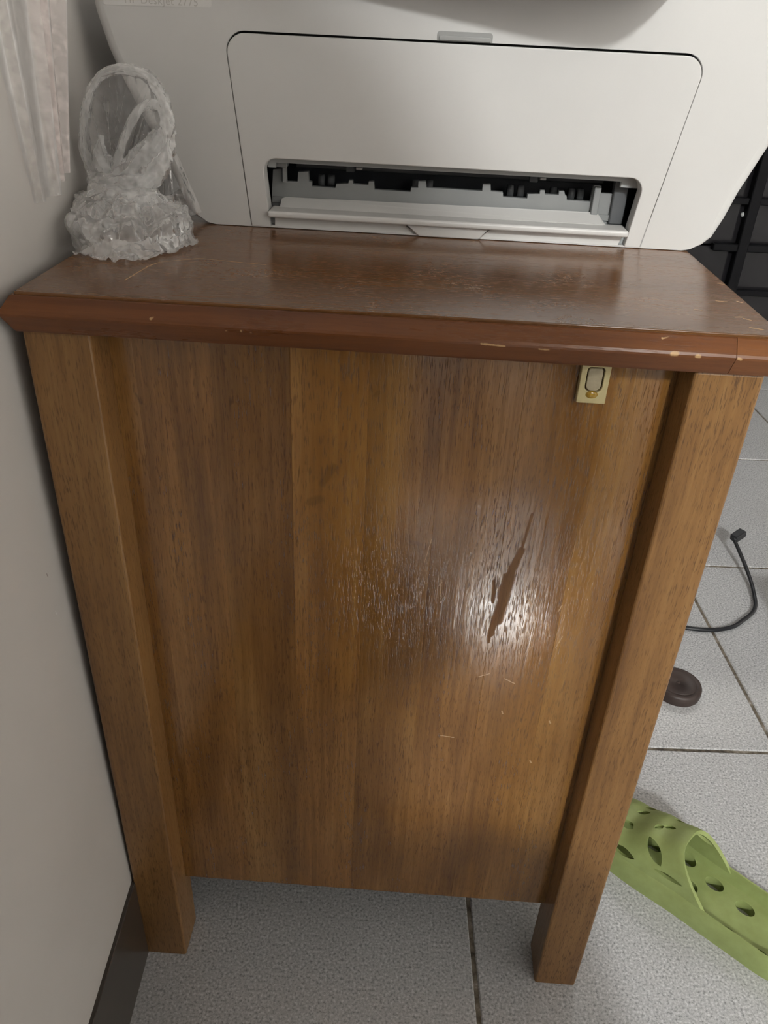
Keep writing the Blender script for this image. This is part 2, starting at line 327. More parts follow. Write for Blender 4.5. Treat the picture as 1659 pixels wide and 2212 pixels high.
# clear film
def film(name, tint, haze, gloss_r):
    m = bpy.data.materials.new(name); m.use_nodes = True; nt = m.node_tree; nt.nodes.clear()
    out = nd(nt, 'ShaderNodeOutputMaterial'); co = nd(nt, 'ShaderNodeTexCoord').outputs['Object']
    tr = nd(nt, 'ShaderNodeBsdfTransparent'); tr.inputs[0].default_value = (1, 1, 1, 1)
    df = nd(nt, 'ShaderNodeBsdfDiffuse'); df.inputs[0].default_value = tint
    tl = nd(nt, 'ShaderNodeBsdfTranslucent'); tl.inputs[0].default_value = tint
    gl = nd(nt, 'ShaderNodeBsdfGlossy'); gl.inputs['Roughness'].default_value = gloss_r
    a = nd(nt, 'ShaderNodeMixShader', i_0=.5); nt.links.new(df.outputs[0], a.inputs[1]); nt.links.new(tl.outputs[0], a.inputs[2])
    lw = nd(nt, 'ShaderNodeLayerWeight', i_0=.35)
    cr = noise_tex(nt, wobble(nt, co, 40, .012), 90, 2, .5)
    h = mth(nt, 'ADD', haze, mth(nt, 'MULTIPLY', ramp(nt, cr, [(.45, (0, 0, 0)), (.75, (1, 1, 1))]), haze*1.2))
    h = mth(nt, 'ADD', h, mth(nt, 'MULTIPLY', lw.outputs['Facing'], .34), True)
    s1 = nd(nt, 'ShaderNodeMixShader'); nt.links.new(h, s1.inputs[0]); nt.links.new(tr.outputs[0], s1.inputs[1]); nt.links.new(a.outputs[0], s1.inputs[2])
    fr = nd(nt, 'ShaderNodeFresnel', i_0=1.5)
    s2 = nd(nt, 'ShaderNodeMixShader'); nt.links.new(mth(nt, 'MULTIPLY', fr.outputs[0], .6, True), s2.inputs[0]); nt.links.new(s1.outputs[0], s2.inputs[1]); nt.links.new(gl.outputs[0], s2.inputs[2])
    bp = bump(nt, cr, .3, .002, None)
    nt.links.new(bp, gl.inputs['Normal'])
    nt.links.new(s2.outputs[0], out.inputs[0]); return m
m_film = film('clear_film', (1, 1, .995, 1), .40, .07)
m_mid = film('mid_film', (1, .995, .985, 1), .09, .06)
m_mist = film('misty_film', (.99, .955, .935, 1), .22, .3)
m_thin = film('thin_film', (.95, .945, .935, 1), .09, .10)
m_pink = film('pinkish_film', (1, .925, .905, 1), .5, .35)

# ------------------------------------------------------------------ setting
TH = 0.0487; ct, st = math.cos(TH), math.sin(TH)
RQ = Matrix(((ct, -st, 0, 0), (st, ct, 0, 0), (0, 0, 1, 0), (0, 0, 0, 1)))
T, TX, TY, GAP = 0.3955, 0.3000, 0.2639, 0.0042
floor = thing('floor', None, None); tag(floor, kind='structure')
box('grout_bed', (-.25, -4.2, -.03), (3.2, 3.6, -.0012), m_grout, floor, M=RQ)
box('screed', (-2.6, -6.3, -.05), (4.6, 3.7, -.031), m_room, floor, M=RQ)
box('slab', (-2.6, -6.3, -.03), (4.6, -4.21, 0), m_tile, floor, M=RQ)
box('slab', (-2.6, -4.2, -.03), (-.26, 3.7, 0), m_tile, floor, M=RQ)
tile_me = None
for j in range(-11, 9):
    for i in range(-1, 7):
        if tile_me is None:
            bm = bmesh.new(); add_box(bm, (GAP/2, GAP/2, -.008), (T-GAP/2, T-GAP/2, 0), .0012, 1)
            tile_me = bpy.data.meshes.new('tile'); bm.to_mesh(tile_me); bm.free()
        o = put('tile', tile_me, m_tile, floor)
        p = RQ @ Vector((TX+i*T, TY+j*T, 0))
        o.location = p; o.rotation_euler = (0, 0, TH)
XW = 0.0014
wall_v = []
def wall_x(z): return XW-.0015-.0165*z
bm = bmesh.new()
vs = [bm.verts.new(RQ @ Vector((x, y, z))) for y in (-1.6, 3.6) for (x, z) in ((wall_x(-.03), -.03), (wall_x(2.68), 2.68), (wall_x(2.65)-.12, 2.65), (wall_x(-.03)-.12, -.03))]
for k in range(4): bm.faces.new((vs[k], vs[(k+1) % 4], vs[4+(k+1) % 4], vs[4+k]))
bm.faces.new(vs[0:4]); bm.faces.new(vs[4:8]); bmesh.ops.recalc_face_normals(bm, faces=bm.faces)
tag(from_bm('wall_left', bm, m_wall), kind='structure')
tag(box('wall_back', (-2.62, -5.67, 0), (4.6, -5.55, 3.6), m_room, None, M=RQ), kind='structure')
tag(box('wall_right', (4.5, -6.3, 0), (4.62, 3.7, 3.6), m_room, None, M=RQ), kind='structure')
tag(box('wall_far', (-2.62, 3.6, 0), (4.6, 3.72, 3.6), m_room, None, M=RQ), kind='structure')
tag(box('wall_side', (-2.62, -6.3, 0), (-2.5, 3.7, 3.6), m_room, None, M=RQ), kind='structure')
tag(box('ceiling', (-2.62, -6.3, 3.5), (4.6, 3.7, 3.6), m_ceil, None, M=RQ), kind='structure')
m_base = plain('baseboard_tile', lin(62, 55, 50), .3, var=.08, nscale=40)
tag(box('baseboard_left', (XW-.006, -1.6, 0), (XW, 3.6, .1045), m_base, None, .0006, 1, M=RQ), kind='structure')

# ------------------------------------------------------------------ cabinet
W, LW, PD, ZB, ZT0, DEP = .39, .0362, .0242, .0825, .5861, .44
cab = thing('wooden_cabinet', 'brown varnished wooden cabinet with plank panel, square legs and moulded top under the printer', 'cabinet', (W/2, DEP/2, 0))
for x in (0, W-LW):
    for y in (0, DEP-LW):
        box('leg', (x, y, 0), (x+LW, y+LW, ZT0), wood_leg, cab, .0019, 3)
EDG = [.0362, .0492, .0933, .1385, .1834, .2268, .2715, .3163, .3538]
TONE = [.98, 1.12, .93, 1.16, .97, 1.02, 1.06, 1.04]
for a, b2, tn in zip(EDG[:-1], EDG[1:], TONE):
    dy = random.uniform(0, .0001)
    pk_ = box('plank', (a+.00002, PD+dy, ZB), (b2-.00002, PD+.013, ZT0), wood_panel, cab, .0001, 1); pk_.color = (tn, tn, tn, 1)
for x in (.008, W-.021):
    box('side_panel', (x, LW, ZB), (x+.013, DEP-LW, ZT0), wood_leg, cab, .0008, 1)
box('back_panel', (LW, DEP-.022, ZB), (W-LW, DEP-.012, ZT0), wood_leg, cab)
XL, XR, YA, YB, ZTOP = -.0002, .3942, -.001, .462, .6068
box('top_board', (XL+.0004, YA+.0004, ZT0+.001), (XR-.0004, YB-.0004, ZTOP), wood_top, cab, .0005, 2)
PROF = [(-.0004, .6052), (.0008, .6054), (.0016, .6050), (.0066, .5983), (.0072, .5969), (.0069, .5957), (.0024, .5874), (.0016, .5862), (.0006, .5861), (-.012, .5861)]
def moulding(path, seg_name):
    # path: list of (point, outward offset direction)
    bm = bmesh.new(); rings = []
    for p, d in path:
        rings.append([bm.verts.new((p[0]+d[0]*o, p[1]+d[1]*o, z)) for o, z in PROF])
    for A, B in zip(rings[:-1], rings[1:]):
        for k in range(len(PROF)-1): bm.faces.new((A[k], A[k+1], B[k+1], B[k]))
    for R in (rings[0], rings[-1]): bm.faces.new(R)
    bmesh.ops.recalc_face_normals(bm, faces=bm.faces)
    o = from_bm(seg_name, bm, wood_mould, cab, False)
    return o
moulding([((XL, YB), (-.85, 0)), ((XL, YA), (-.85, -1)), ((.3690, YA), (0, -1))], 'edge_moulding')
moulding([((.3693, YA), (0, -1)), ((XR, YA), (1, -1)), ((XR, YB), (1, 0))], 'edge_moulding')

# ------------------------------------------------------------------ cream hook on the panel
HX, HZ = .3080, .5665
hk = thing('adhesive_hook', 'small cream plastic rectangle stuck high on the right of the cabinet panel', 'hook', (HX, PD, HZ))
hout = rounded([(HX-.0080, HZ-.0102), (HX+.0080, HZ-.0102), (HX+.0080, HZ+.0130), (HX-.0080, HZ+.0130)], [.0006]*4, 3)
slot = rounded([(HX-.0048, HZ-.0036), (HX+.0048, HZ-.0036), (HX+.0048, HZ+.0110), (HX-.0048, HZ+.0110)], [.0036, .0036, .002, .002], 6)
plate('base_plate', [hout, slot], PD-.0050, PD, m_hook, hk, .0004, 1)
plate('slot_floor', [[(HX-.0058, HZ-.0046), (HX+.0058, HZ-.0046), (HX+.0058, HZ+.0118), (HX-.0058, HZ+.0118)]], PD-.0026, PD-.0006, m_dirt, hk)
sl2 = [(HX+(x-HX)*.84, HZ+.0037+(z-HZ-.0037)*.90) for x, z in slot]
plate('slot_tongue', [sl2], PD-.0046, PD-.0024, m_hook2, hk, .0005, 2)
bm = bmesh.new(); bmesh.ops.create_uvsphere(bm, u_segments=16, v_segments=10, radius=1)
for v in bm.verts: v.co = Vector((HX-.0002+v.co.x*.0034, PD-.0050+v.co.y*.0011, HZ-.0050+v.co.z*.0022))
from_bm('glue_drop', bm, m_glue, hk, True)

# ------------------------------------------------------------------ printer
YP, PX = .1798, .2257
HWZ = [(.1635, .6070), (.1690, .6079), (.1766, .6108), (.1835, .6162), (.1888, .6290), (.1938, .6456), (.2042, .6717), (.2125, .692), (.2205, .712), (.2258, .732), (.2274, .748), (.2268, .756), (.2245, .7605), (.219, .7618)]
PB = YP+.292
pr = thing('printer', 'white inkjet printer with its front output slot open standing on the cabinet top', 'printer', (PX, YP+.14, .6068))
def outline(inset):
    pts = []
    for i, (h, z) in enumerate(HWZ):
        a = HWZ[max(i-1, 0)]; b3 = HWZ[min(i+1, len(HWZ)-1)]
        t = Vector((b3[0]-a[0], b3[1]-a[1])).normalized(); n = Vector((t.y, -t.x))
        q_ = inset*(.03, .06, .3, .75)[i] if i < 4 else inset; pts.append((h-n.x*q_, z-n.y*q_))
    wl = lambda z: .0065*max(0, min(1, (z-.63)/.06))
    return [(PX+h, z) for h, z in pts]+[(PX-h-wl(z), z) for h, z in reversed(pts)]
INS = [(.0072, 0.0), (.0052, .0003), (.0034, .0010), (.0018, .0024), (.0006, .0046), (0, .0078), (0, .285), (.003, .292)]
v = []; f = []
for ins, dy in INS: v += [(x, YP+dy, z) for x, z in outline(ins)]
n = len(HWZ)*2
for k in range(len(INS)-1):
    for i in range(n): f.append((k*n+i, k*n+(i+1) % n, (k+1)*n+(i+1) % n, (k+1)*n+i))
f.append(tuple((len(INS)-1)*n+i for i in range(n)))
shell = from_vf('shell', v, f, m_white, pr, True)
# door outline (flares upwards) and the notch above it
def door_loop(g, z0, r):
    return rounded([(.0880-g, z0), (.3600+g, z0), (.3783+g, .7238+g*1.9), (.0755-g, .7238+g*1.9)], [0, 0, r, r], 10)
D0 = door_loop(.0007, .6035, .0118)
plate('front_plate', [outline(.0072), door_loop(.0007, .6080, .0118)], YP, YP+.010, m_white, pr)
SL = rounded([(.1015, .6075), (.3492, .6075), (.3548, .6520), (.0968, .6520)], [0, 0, .0085, .0085], 8)
dl = door_loop(0, .6074, .0112)
# door = inverted U: join slot outline into the door outline along its bottom edge
U = [(.0880, .6074), (.1014, .6074)]+[p for p in reversed(SL) if p[1] > .6080]+[(.3493, .6074), (.3600, .6074)]+[p for p in dl if p[1] > .6080]
door = plate('front_door', [U], YP-.0004, YP+.0130, m_white, pr, .0007, 2)
plate('seam_backing', [door_loop(.002, .6085, .013), [(x, z) for x, z in door_loop(-.004, .6085, .010)]], YP+.0085, YP+.0098, m_seam, pr)
# finger notch above the door
nl = rounded([(.2094, .7250), (.2440, .7250), (.2440, .7304), (.2094, .7304)], [.0004, .0004, .0018, .0018], 5)
plate('finger_notch', [nl], YP-.0003, YP+.002, m_notch, pr, .0002, 1)
plate('notch_lip', [rounded([(.2106, .7252), (.2428, .7252), (.2428, .7280), (.2106, .7280)], [.0002, .0002, .001, .001], 4)], YP-.0012, YP+.001, m_notch, pr, .0004, 2)
# slot lining, inner frame, comb, interior
top_frame = [(.0985, .6445), (.1040, .6445), (.1040, .6478), (.3420, .6478), (.3420, .6440), (.3545, .6440), (.3545, .6535), (.0985, .6535)]
plate('inner_frame', [top_frame], YP+.012, YP+.016, m_bezel, pr, .0004, 1)
COMB = [(.0982, .615), (.0982, .6251), (.0996, .6415), (.1056, .6422), (.1054, .6341), (.1095, .6342), (.1169, .6343), (.1175, .6407), (.1248, .6411), (.1252, .6347), (.127, .6344), (.127, .6314), (.1441, .6314), (.1445, .634), (.1533, .6349), (.1537, .637), (.1564, .637), (.1569, .6346), (.1675, .6347), (.1679, .6371), (.1715, .6369), (.1722, .6316), (.1979, .6316), (.1982, .6344), (.2032, .6346), (.2031, .6391), (.2084, .6392), (.2092, .6348), (.2488, .6348), (.2488, .6394), (.2542, .6395), (.2549, .6348), (.2634, .6347), (.2641, .6314), (.2811, .6315), (.2812, .6345), (.2895, .6349), (.2896, .6375), (.2927, .6375), (.2934, .6348), (.3029, .635), (.3029, .6376), (.3065, .6375), (.3074, .635), (.3086, .6346), (.3093, .6316), (.3261, .6317), (.3264, .6424), (.3318, .6425), (.3323, .6376), (.3431, .6377), (.3455, .6253), (.3455, .615)]
plate('guide_comb', [COMB], YP+.0252, YP+.031, m_grey, pr, .0002, 1)
box('guide_rib', (.3266, YP+.0200, .6180), (.3312, YP+.0262, .6420), m_grey, pr, .0005, 1)
box('inner_post', (.0995, YP+.018, .6440), (.1105, YP+.027, .6510), m_grey, pr, .0004, 1)
box('inner_post', (.1072, YP+.0195, .6340), (.1100, YP+.0240, .6500), m_grey, pr, .0003, 1)
box('inner_post', (.3405, YP+.021, .6180), (.3500, YP+.030, .6480), m_roller, pr, .0006, 1)
box('inner_back', (.09, YP+.062, .608), (.362, YP+.066, .665), m_inner, pr)
box('inner_roof', (.09, YP+.0165, .656), (.362, YP+.064, .66), m_inner, pr)
box('paper_bar', (.112, YP+.050, .640), (.338, YP+.054, .6435), m_roller, pr, .0008, 2)
for x in (.1325, .1395, .2010, .2060, .2115, .2700, .2775, .3010, .3140, .3205):
    bm = bmesh.new(); add_tube(bm, [(x-.0022, YP+.041, .6335), (x+.0022, YP+.041, .6335)], .0042, 12); from_bm('roller', bm, m_roller, pr, True)
for x in (.1600, .2920):
    box('sensor_tab', (x-.0022, YP+.036, .6425), (x+.0022, YP+.040, .6442), m_white, pr, .0003, 1)
    box('sensor_clip', (x-.0095, YP+.037, .6405), (x-.0035, YP+.041, .6450), m_roller, pr, .0004, 1)
# output tray: flap with lip, incline, lower front with pull tab
bm = bmesh.new(); add_box(bm, (.1003, YP-.0062, .6147), (.3494, YP+.0155, .6191), .0016, 3)
from_bm('tray_lip', bm, m_white, pr, False)
tv = [(.1062, YP+.0100, .6188), (.3340, YP+.0100, .6196), (.3365, YP+.0120, .6190), (.3318, YP+.0215, .6245), (.3280, YP+.0225, .6252), (.1090, YP+.0220, .6240), (.1062, YP+.0205, .6232)]
v = tv+[(x, y+.004, z-.008) for x, y, z in tv]; m_ = len(tv)
f = [tuple(range(m_))]+[(i, (i+1) % m_, m_+(i+1) % m_, m_+i) for i in range(m_)]
from_vf('tray_incline', v, f, m_white, pr, False)
box('tray_bed', (.0985, YP+.0235, .6195), (.3470, YP+.0255, .6236), m_grey, pr, .0003, 1)
box('tray_bed', (.0985, YP+.0060, .608), (.3525, YP+.030, .6165), m_bezel, pr, .0003, 1)
plate('tray_front', [[(.1040, .6076), (.3452, .6076), (.3478, .6160), (.1040, .6160)]], YP+.0016, YP+.006, m_white, pr, .0005, 2)
tab = rounded([(.2060, .6071), (.2480, .6071), (.2560, .6150), (.1945, .6150)], [.004, .004, .0004, .0004], 6)
plate('pull_tab', [tab], YP-.0022, YP+.003, m_white, pr, .0009, 3)
# label above the bag side
lab = plate('label_strip', [rounded([(.0008, .7352), (.0684, .7366), (.0690, .7480), (.0012, .7470)], [.0012]*4, 4)], YP-.0003, YP+.0005, m_label, pr)
fc = bpy.data.curves.new('t', 'FONT'); fc.body = 'HP DeskJet 2775'; fc.size = .0062; fc.extrude = .00005; fc.space_character = 1.06
fo = bpy.data.objects.new('t', fc); C.objects.link(fo); me = eval_mesh(fo); bpy.data.objects.remove(fo)
xs = [q.co.x for q in me.vertices]; k = .0455/(max(xs)-min(xs))
me.transform(Matrix.Translation((.0140, YP-.00036, .7368)) @ Matrix.Rotation(math.radians(90), 4, 'X') @ Matrix.Diagonal((k, 1.0, 1, 1)))
me.name = 'lettering'; put('lettering', me, m_ink, pr)

# ------------------------------------------------------------------ folder added out of view on the printer, outlined to cast the shadow on its front
fold = [(.09, .158), (.1696, .1452), (.2082, .1344), (.2378, .1264), (.2676, .1179), (.2968, .1109), (.3090, .1090), (.3166, .1087), (.3240, .1098), (.3313, .1149), (.3370, .1238), (.3440, .1400), (.3500, .1620), (.372, .400), (.12, .42)]
v = [(x, y, .7622) for x, y in fold]+[(x, y, .7652) for x, y in fold]; m_ = len(fold)
f = [tuple(range(m_)), tuple(range(m_, 2*m_))]+[(i, (i+1) % m_, m_+(i+1) % m_, m_+i) for i in range(m_)]
tag(from_vf('unseen_folder', v, f, m_folder, None, False), 'grey card folder added on top of the printer, corner shaped to shade its front', 'unseen_folder')

# ------------------------------------------------------------------ clear plastic bag
def ridged(p, s, o=3):
    r = 0; a = 1; t = 0
    for i in range(o):
        r += a*(1-2*abs(noise.noise(p*s+Vector((i*7.1, 3.3, 1.7))))); t += a; s *= 2.1; a *= .55
    return r/t
def sheet(name, fn, nu, nv, mat, parent, wrap=False):
    v = []; f = []
    for j in range(nv+1):
        for i in range(nu+(0 if wrap else 1)): v.append(fn(i/nu, j/nv))
    m_ = nu+(0 if wrap else 1)
    for j in range(nv):
        for i in range(nu if wrap else nu):
            a = j*m_+i; b_ = j*m_+(i+1) % m_ if wrap else a+1
            f.append((a, b_, b_+m_, a+m_))
    me = bpy.data.meshes.new(name); me.from_pydata([tuple(p) for p in v], [], f); me.update()
    return put(name, me, mat, parent, True)
bag = thing('plastic_bag', 'crumpled clear plastic bag with a knotted loop on the cabinet top beside the wall', 'bag', (.024, .118, .6068))
def interp(t, tab):
    for (a, x), (b_, y) in zip(tab[:-1], tab[1:]):
        if t <= b_: k = (t-a)/(b_-a); k = k*k*(3-2*k); return x+(y-x)*k
    return tab[-1][1]
WX = lambda p: (RQ @ Vector((wall_x(p.z), p.y, 0))).x
def keep(p, m=.0015):
    p.y = min(p.y, YP-.002); p.z = max(p.z, .6074); p.x = max(p.x, WX(p)+m); return p
def tube_sheet(name, path, rads, flat, nu, amp, fz=2.2, mat=None, seed=0):
    P = smooth_path(path, 8); n_ = len(P)-1
    def fn(u, t):
        k = min(n_-1, int(t*n_)); fr = t*n_-k; c = P[k].lerp(P[k+1], fr)
        d = (P[min(n_, k+1)]-P[max(0, k-1)]).normalized(); a1 = d.cross(Vector((0, 1, 0))).normalized(); a2 = Vector((0, 1, 0))
        a = 2*math.pi*u; r = interp(t, rads)
        q_ = Vector((math.cos(a)*fz+seed, math.sin(a)*fz, t*n_*.12))
        r *= 1+amp*(ridged(q_, 1.0)-.35)
        return keep(c+(a1*math.cos(a)+a2*math.sin(a)*flat)*r)
    return sheet(name, fn, nu, n_*2, mat or m_film, bag, True)
RING = [(.0038, .14, .6347), (-.0041, .14, .6426), (-.0080, .14, .6561), (-.0063, .14, .6707), (-.0021, .14, .6850), (.0060, .14, .6966), (.0161, .14, .7015), (.0275, .14, .7020), (.0374, .14, .6985), (.0422, .14, .6909), (.0445, .14, .6809), (.0448, .14, .6693), (.0405, .14, .6585), (.0308, .14, .6507), (.0201, .14, .6439), (.0110, .14, .6365)]
tube_sheet('loop_rim', RING, [(0, .0045), (.12, .0030), (.3, .0021), (.5, .0027), (.68, .0042), (.8, .0062), (.92, .0048), (1, .0040)], .8, 34, .8)
RS = smooth_path(RING+[RING[0]], 6)
def film_fn(side):
    def fn(u, t):
        c = Vector((.0190, .14, .6660)); e = RS[int(u*(len(RS)-1)) % len(RS)]
        p = c.lerp(e, t); p.y += side*.0085*(1-t*t)
        d = p-Vector((.0115, .14, .636)); an = math.atan2(d.x, d.z); rr = d.length
        p.y += side*(ridged(Vector((an*5.5+side, rr*22, side*3)), 1.0)-.35)*.0075*min(1, (1-t)*5)
        return keep(p)
    return fn
sheet('loop_film', film_fn(-1), 110, 34, m_mid, bag, True)
sheet('loop_film', film_fn(1), 110, 34, m_mid, bag, True)
tube_sheet('inner_fold', [(.0125, .131, .6389), (.0150, .131, .6512), (.0203, .132, .6648), (.0283, .134, .6780), (.0357, .136, .6847), (.0420, .138, .6832)], [(0, .0045), (.3, .0022), (.7, .0022), (1, .0030)], .5, 22, .6, seed=4)
tube_sheet('inner_fold', [(.0105, .133, .6389), (.0060, .133, .6480), (.0035, .134, .6560), (.0050, .136, .6660)], [(0, .0060), (.4, .0058), (1, .0015)], .45, 24, .7, seed=9)
tube_sheet('inner_fold', [(.0140, .130, .6400), (.0260, .131, .6500), (.0350, .133, .6590), (.0420, .137, .6690)], [(0, .0055), (.5, .0065), (1, .0040)], .5, 26, .75, seed=13)
tube_sheet('knot', [(-.0060, .134, .6420), (.0034, .128, .6388), (.0166, .126, .6380), (.0302, .128, .6405), (.0410, .133, .6460)], [(0, .0035), (.3, .0058), (.6, .0062), (1, .0035)], .9, 30, .55, seed=21)
tube_sheet('knot', [(-.0040, .128, .6370), (.0092, .121, .6322), (.0265, .120, .6305), (.0410, .125, .6335)], [(0, .0040), (.3, .0068), (.7, .0075), (1, .0045)], .9, 32, .55, seed=33)
def skirt_fn(u, t):
    a = 2*math.pi*u
    rx = interp(t, [(0, .017), (.15, .026), (.4, .033), (.7, .0365), (1, .0350)])
    ry = interp(t, [(0, .010), (.15, .018), (.4, .032), (.7, .0430), (1, .0440)])
    cx = interp(t, [(0, .0185), (1, .0235)]); cy = interp(t, [(0, .130), (1, .1180)])
    z = interp(t, [(0, .6350), (.2, .6300), (.5, .6235), (.8, .6140), (1, .6076)])
    q_ = Vector((math.cos(a)*3.1, math.sin(a)*3.1, t*1.5))
    d = (ridged(q_*1.1, 1.0, 3)-.38)*.0098*(.35+.65*math.sin(math.pi*min(1, t*.95+.05)))
    d += (noise.noise(Vector((math.cos(a)*1.3, math.sin(a)*1.3, t*2.2+5))))*.006
    p = Vector((cx+rx*math.cos(a), cy+ry*math.sin(a), z))+Vector((math.cos(a)*.75, math.sin(a)*.75, .65))*d
    return keep(p)
sheet('skirt', skirt_fn, 170, 56, m_film, bag, True)
def hem_fn(u, t):
    a = -1.08*math.pi+u*1.42*math.pi
    r = .80+.22*t+.05*math.sin(5*a+1)*t+.03*math.sin(13*a)*t
    rx = .0365 if math.cos(a) > 0 else .031
    p = Vector((.0255+rx*r*math.cos(a), .1130+.0500*r*math.sin(a), .6078+.0085*(1-t)**1.5+.0022*math.sin(9*a+2*t)*(1-abs(2*t-1))))
    q_ = Vector((math.cos(a)*4, math.sin(a)*4, t*1.2)); p.z += max(-.001, (ridged(q_, 1.0, 2)-.4))*.0042
    return keep(p)
sheet('hem', hem_fn, 150, 18, m_film, bag)
def flap_fn(u, t):
    A, B, Cc, Dd = Vector((.0350, .146, .6520)), Vector((.0462, .150, .6600)), Vector((.0350, .136, .6130)), Vector((.0590, .158, .6190))
    p = A.lerp(B, u).lerp(Cc.lerp(Dd, u), t); p.y -= .006*math.sin(math.pi*u)*math.sin(math.pi*t)
    q_ = Vector((u*3.2+t, t*1.6, 7)); p += Vector((.2, -.9, .2))*(ridged(q_, 1.0)-.4)*.0042
    return keep(p)
tube_sheet('inner_fold', [(.0300, .128, .6395), (.0385, .131, .6480), (.0440, .134, .6570), (.0452, .137, .6660)], [(0, .0060), (.4, .0062), (1, .0020)], .5, 26, .8, seed=41)
sheet('side_flap', flap_fn, 44, 44, m_thin, bag)

# pinkish film hanging down the wall behind the bag
film = thing('film_bag', 'thin pinkish plastic bag hanging in long folds down the wall behind the clear bag', 'bag', (-.012, .12, .70))
def pink_fn(y0t, y1t, y0b, y1b, zb, off, ph, k):
    def fn(u, t):
        z = .79-(.79-zb)*t
        y = y0t+(y0b-y0t)*t**.9+u*((y1t-y0t)+((y1b-y0b)-(y1t-y0t))*t**.8)
        p = Vector((0, y, z)); pl = .5+.5*math.sin(2*math.pi*k*u+ph+1.3*t+.8*math.sin(3.1*u+ph))
        pl = pl**1.6+.35*noise.noise(Vector((u*2.5, t*1.5, ph)))
        p.x = WX(p)+off+.0075*pl*(1-.5*t)+.006*u*u*(1-.7*t)
        p.x = max(p.x, WX(p)+.001); return p
    return fn
sheet('front_sheet', pink_fn(.094, .138, .102, .1100, .643, .002, 2.0, 1.5), 70, 50, m_pink, film)
sheet('back_sheet', pink_fn(.126, .162, .106, .1130, .647, .003, .5, 1.3), 60, 50, m_pink, film)
sheet('wall_sheet', pink_fn(.046, .112, .066, .0960, .637, .0012, 5.0, 1.1), 60, 40, m_mist, film)

# ------------------------------------------------------------------ green slipper
SU, SN, SO = Vector((-.755, .656, 0)), Vector((.656, .755, 0)), Vector((.4459, .12, 0))
def sl(u, v_, z): return SO+SU*u+SN*v_+Vector((0, 0, z))
slip = thing('slipper', 'green foam slipper with leaf cut-outs on the floor beyond the right leg', 'slipper', sl(-.06, .036, 0))
V0 = .0365
def halfw(u):
    # heel u=-.19 .. toe u=.056
    t = (u+.19)/.246
    base = interp(max(0, min(1, t)), [(0, .026), (.18, .034), (.45, .0350), (.72, .0385), (.86, .038), (1, .034)])
    e = 1
    if u > .012: e = math.sqrt(max(0, 1-((u-.012)/.044)**2))
    if u < -.16: e = math.sqrt(max(0, 1-((-.16-u)/.030)**2))
    return base*e
us = [-.19+.030*(1-math.cos(math.pi/2*k/8)) for k in range(9)]+[-.16+.172*k/22 for k in range(1, 23)]+[.012+.044*math.sin(math.pi/2*k/10) for k in range(1, 11)]
ring0 = [(u, V0-halfw(u)) for u in us]+[(u, V0+halfw(u)) for u in reversed(us[1:-1])]
LEV = [(1.0, 0.0), (1.005, .006), (.985, .016), (.955, .0265), (.93, .0285), (.895, .0278), (.84, .0200), (.78, .0135), (.72, .0125), (.4, .0125), (.05, .0125)]
v = []; f = []; n = len(ring0)
for s_, z in LEV:
    for u, vv in ring0:
        uc = max(-.155, min(.012, u)); v.append(sl(uc+(u-uc)*s_, V0+(vv-V0)*s_, z))
for k in range(len(LEV)-1):
    for i in range(n): f.append((k*n+i, k*n+(i+1) % n, (k+1)*n+(i+1) % n, (k+1)*n+i))
f.append(tuple(range(n))); f.append(tuple((len(LEV)-1)*n+i for i in range(n)))
sole = from_vf('sole', v, f, m_foam, slip, True)
def cutter(M, pts, d0, d1):
    m_ = len(pts); v = [M @ Vector((x, y, d0)) for x, y in pts]+[M @ Vector((x, y, d1)) for x, y in pts]
    f = [tuple(range(m_)), tuple(range(m_, 2*m_))]+[(i, (i+1) % m_, m_+(i+1) % m_, m_+i) for i in range(m_)]
    return v, f
def boolean(o, parts):
    v = []; f = []
    for pv, pf in parts:
        b0 = len(v); v += pv; f += [tuple(i+b0 for i in q) for q in pf]
    c = from_vf('t', v, f, None, None, False)
    md = o.modifiers.new('b', 'BOOLEAN'); md.object = c; md.operation = 'DIFFERENCE'; md.solver = 'EXACT'; md.use_self = True
    me = eval_mesh(o); o.modifiers.clear(); o.data = me; bpy.data.objects.remove(c)
    me.set_sharp_from_angle(angle=math.radians(42))
FR = Matrix((( SU.x, SN.x, 0, SO.x), (SU.y, SN.y, 0, SO.y), (0, 0, 1, 0), (0, 0, 0, 1)))
ell = lambda a, b_, n_=20: [(a*math.cos(2*math.pi*k/n_), b_*math.sin(2*math.pi*k/n_)) for k in range(n_)]
HOLES = [(-.052, .0585), (-.084, .0525), (-.1168, .0490), (-.150, .049), (-.081, .0125), (-.1150, .0115), (-.1464, .0120), (-.066, .032), (-.02, .05), (-.02, .022)]
boolean(sole, [cutter(FR @ Matrix.Translation((u, vv, 0)), ell(.0094, .0070, 28), -.01, .05) for u, vv in HOLES])
def vamp_pt(s_, th):
    ub = -.092+.137*s_                       # foot of the arch along the sole
    h = interp(s_, [(0, .0670), (.3, .058), (.65, .043), (1, .030)])
    hw = halfw(min(ub, .046))-.0042
    sn = math.sin(th); lean = .040*(1-s_)**1.2
    return sl(ub+lean*sn**.7, V0-hw*(abs(math.cos(th))**.7*math.copysign(1, math.cos(th))), .0235+(h-.0235)*sn**.66)
v = []; f = []; NS, NT = 36, 48
for i in range(NS+1):
    for j in range(NT+1): v.append(vamp_pt(i/NS, math.pi*j/NT))
for i in range(NS):
    for j in range(NT):
        a = i*(NT+1)+j; f.append((a, a+1, a+NT+2, a+NT+1))
vamp = from_vf('strap', v, f, m_foam, slip, True)
sd = vamp.modifiers.new('s', 'SOLIDIFY'); sd.thickness = .0042; sd.offset = 0
me = eval_mesh(vamp); vamp.modifiers.clear(); vamp.data = me
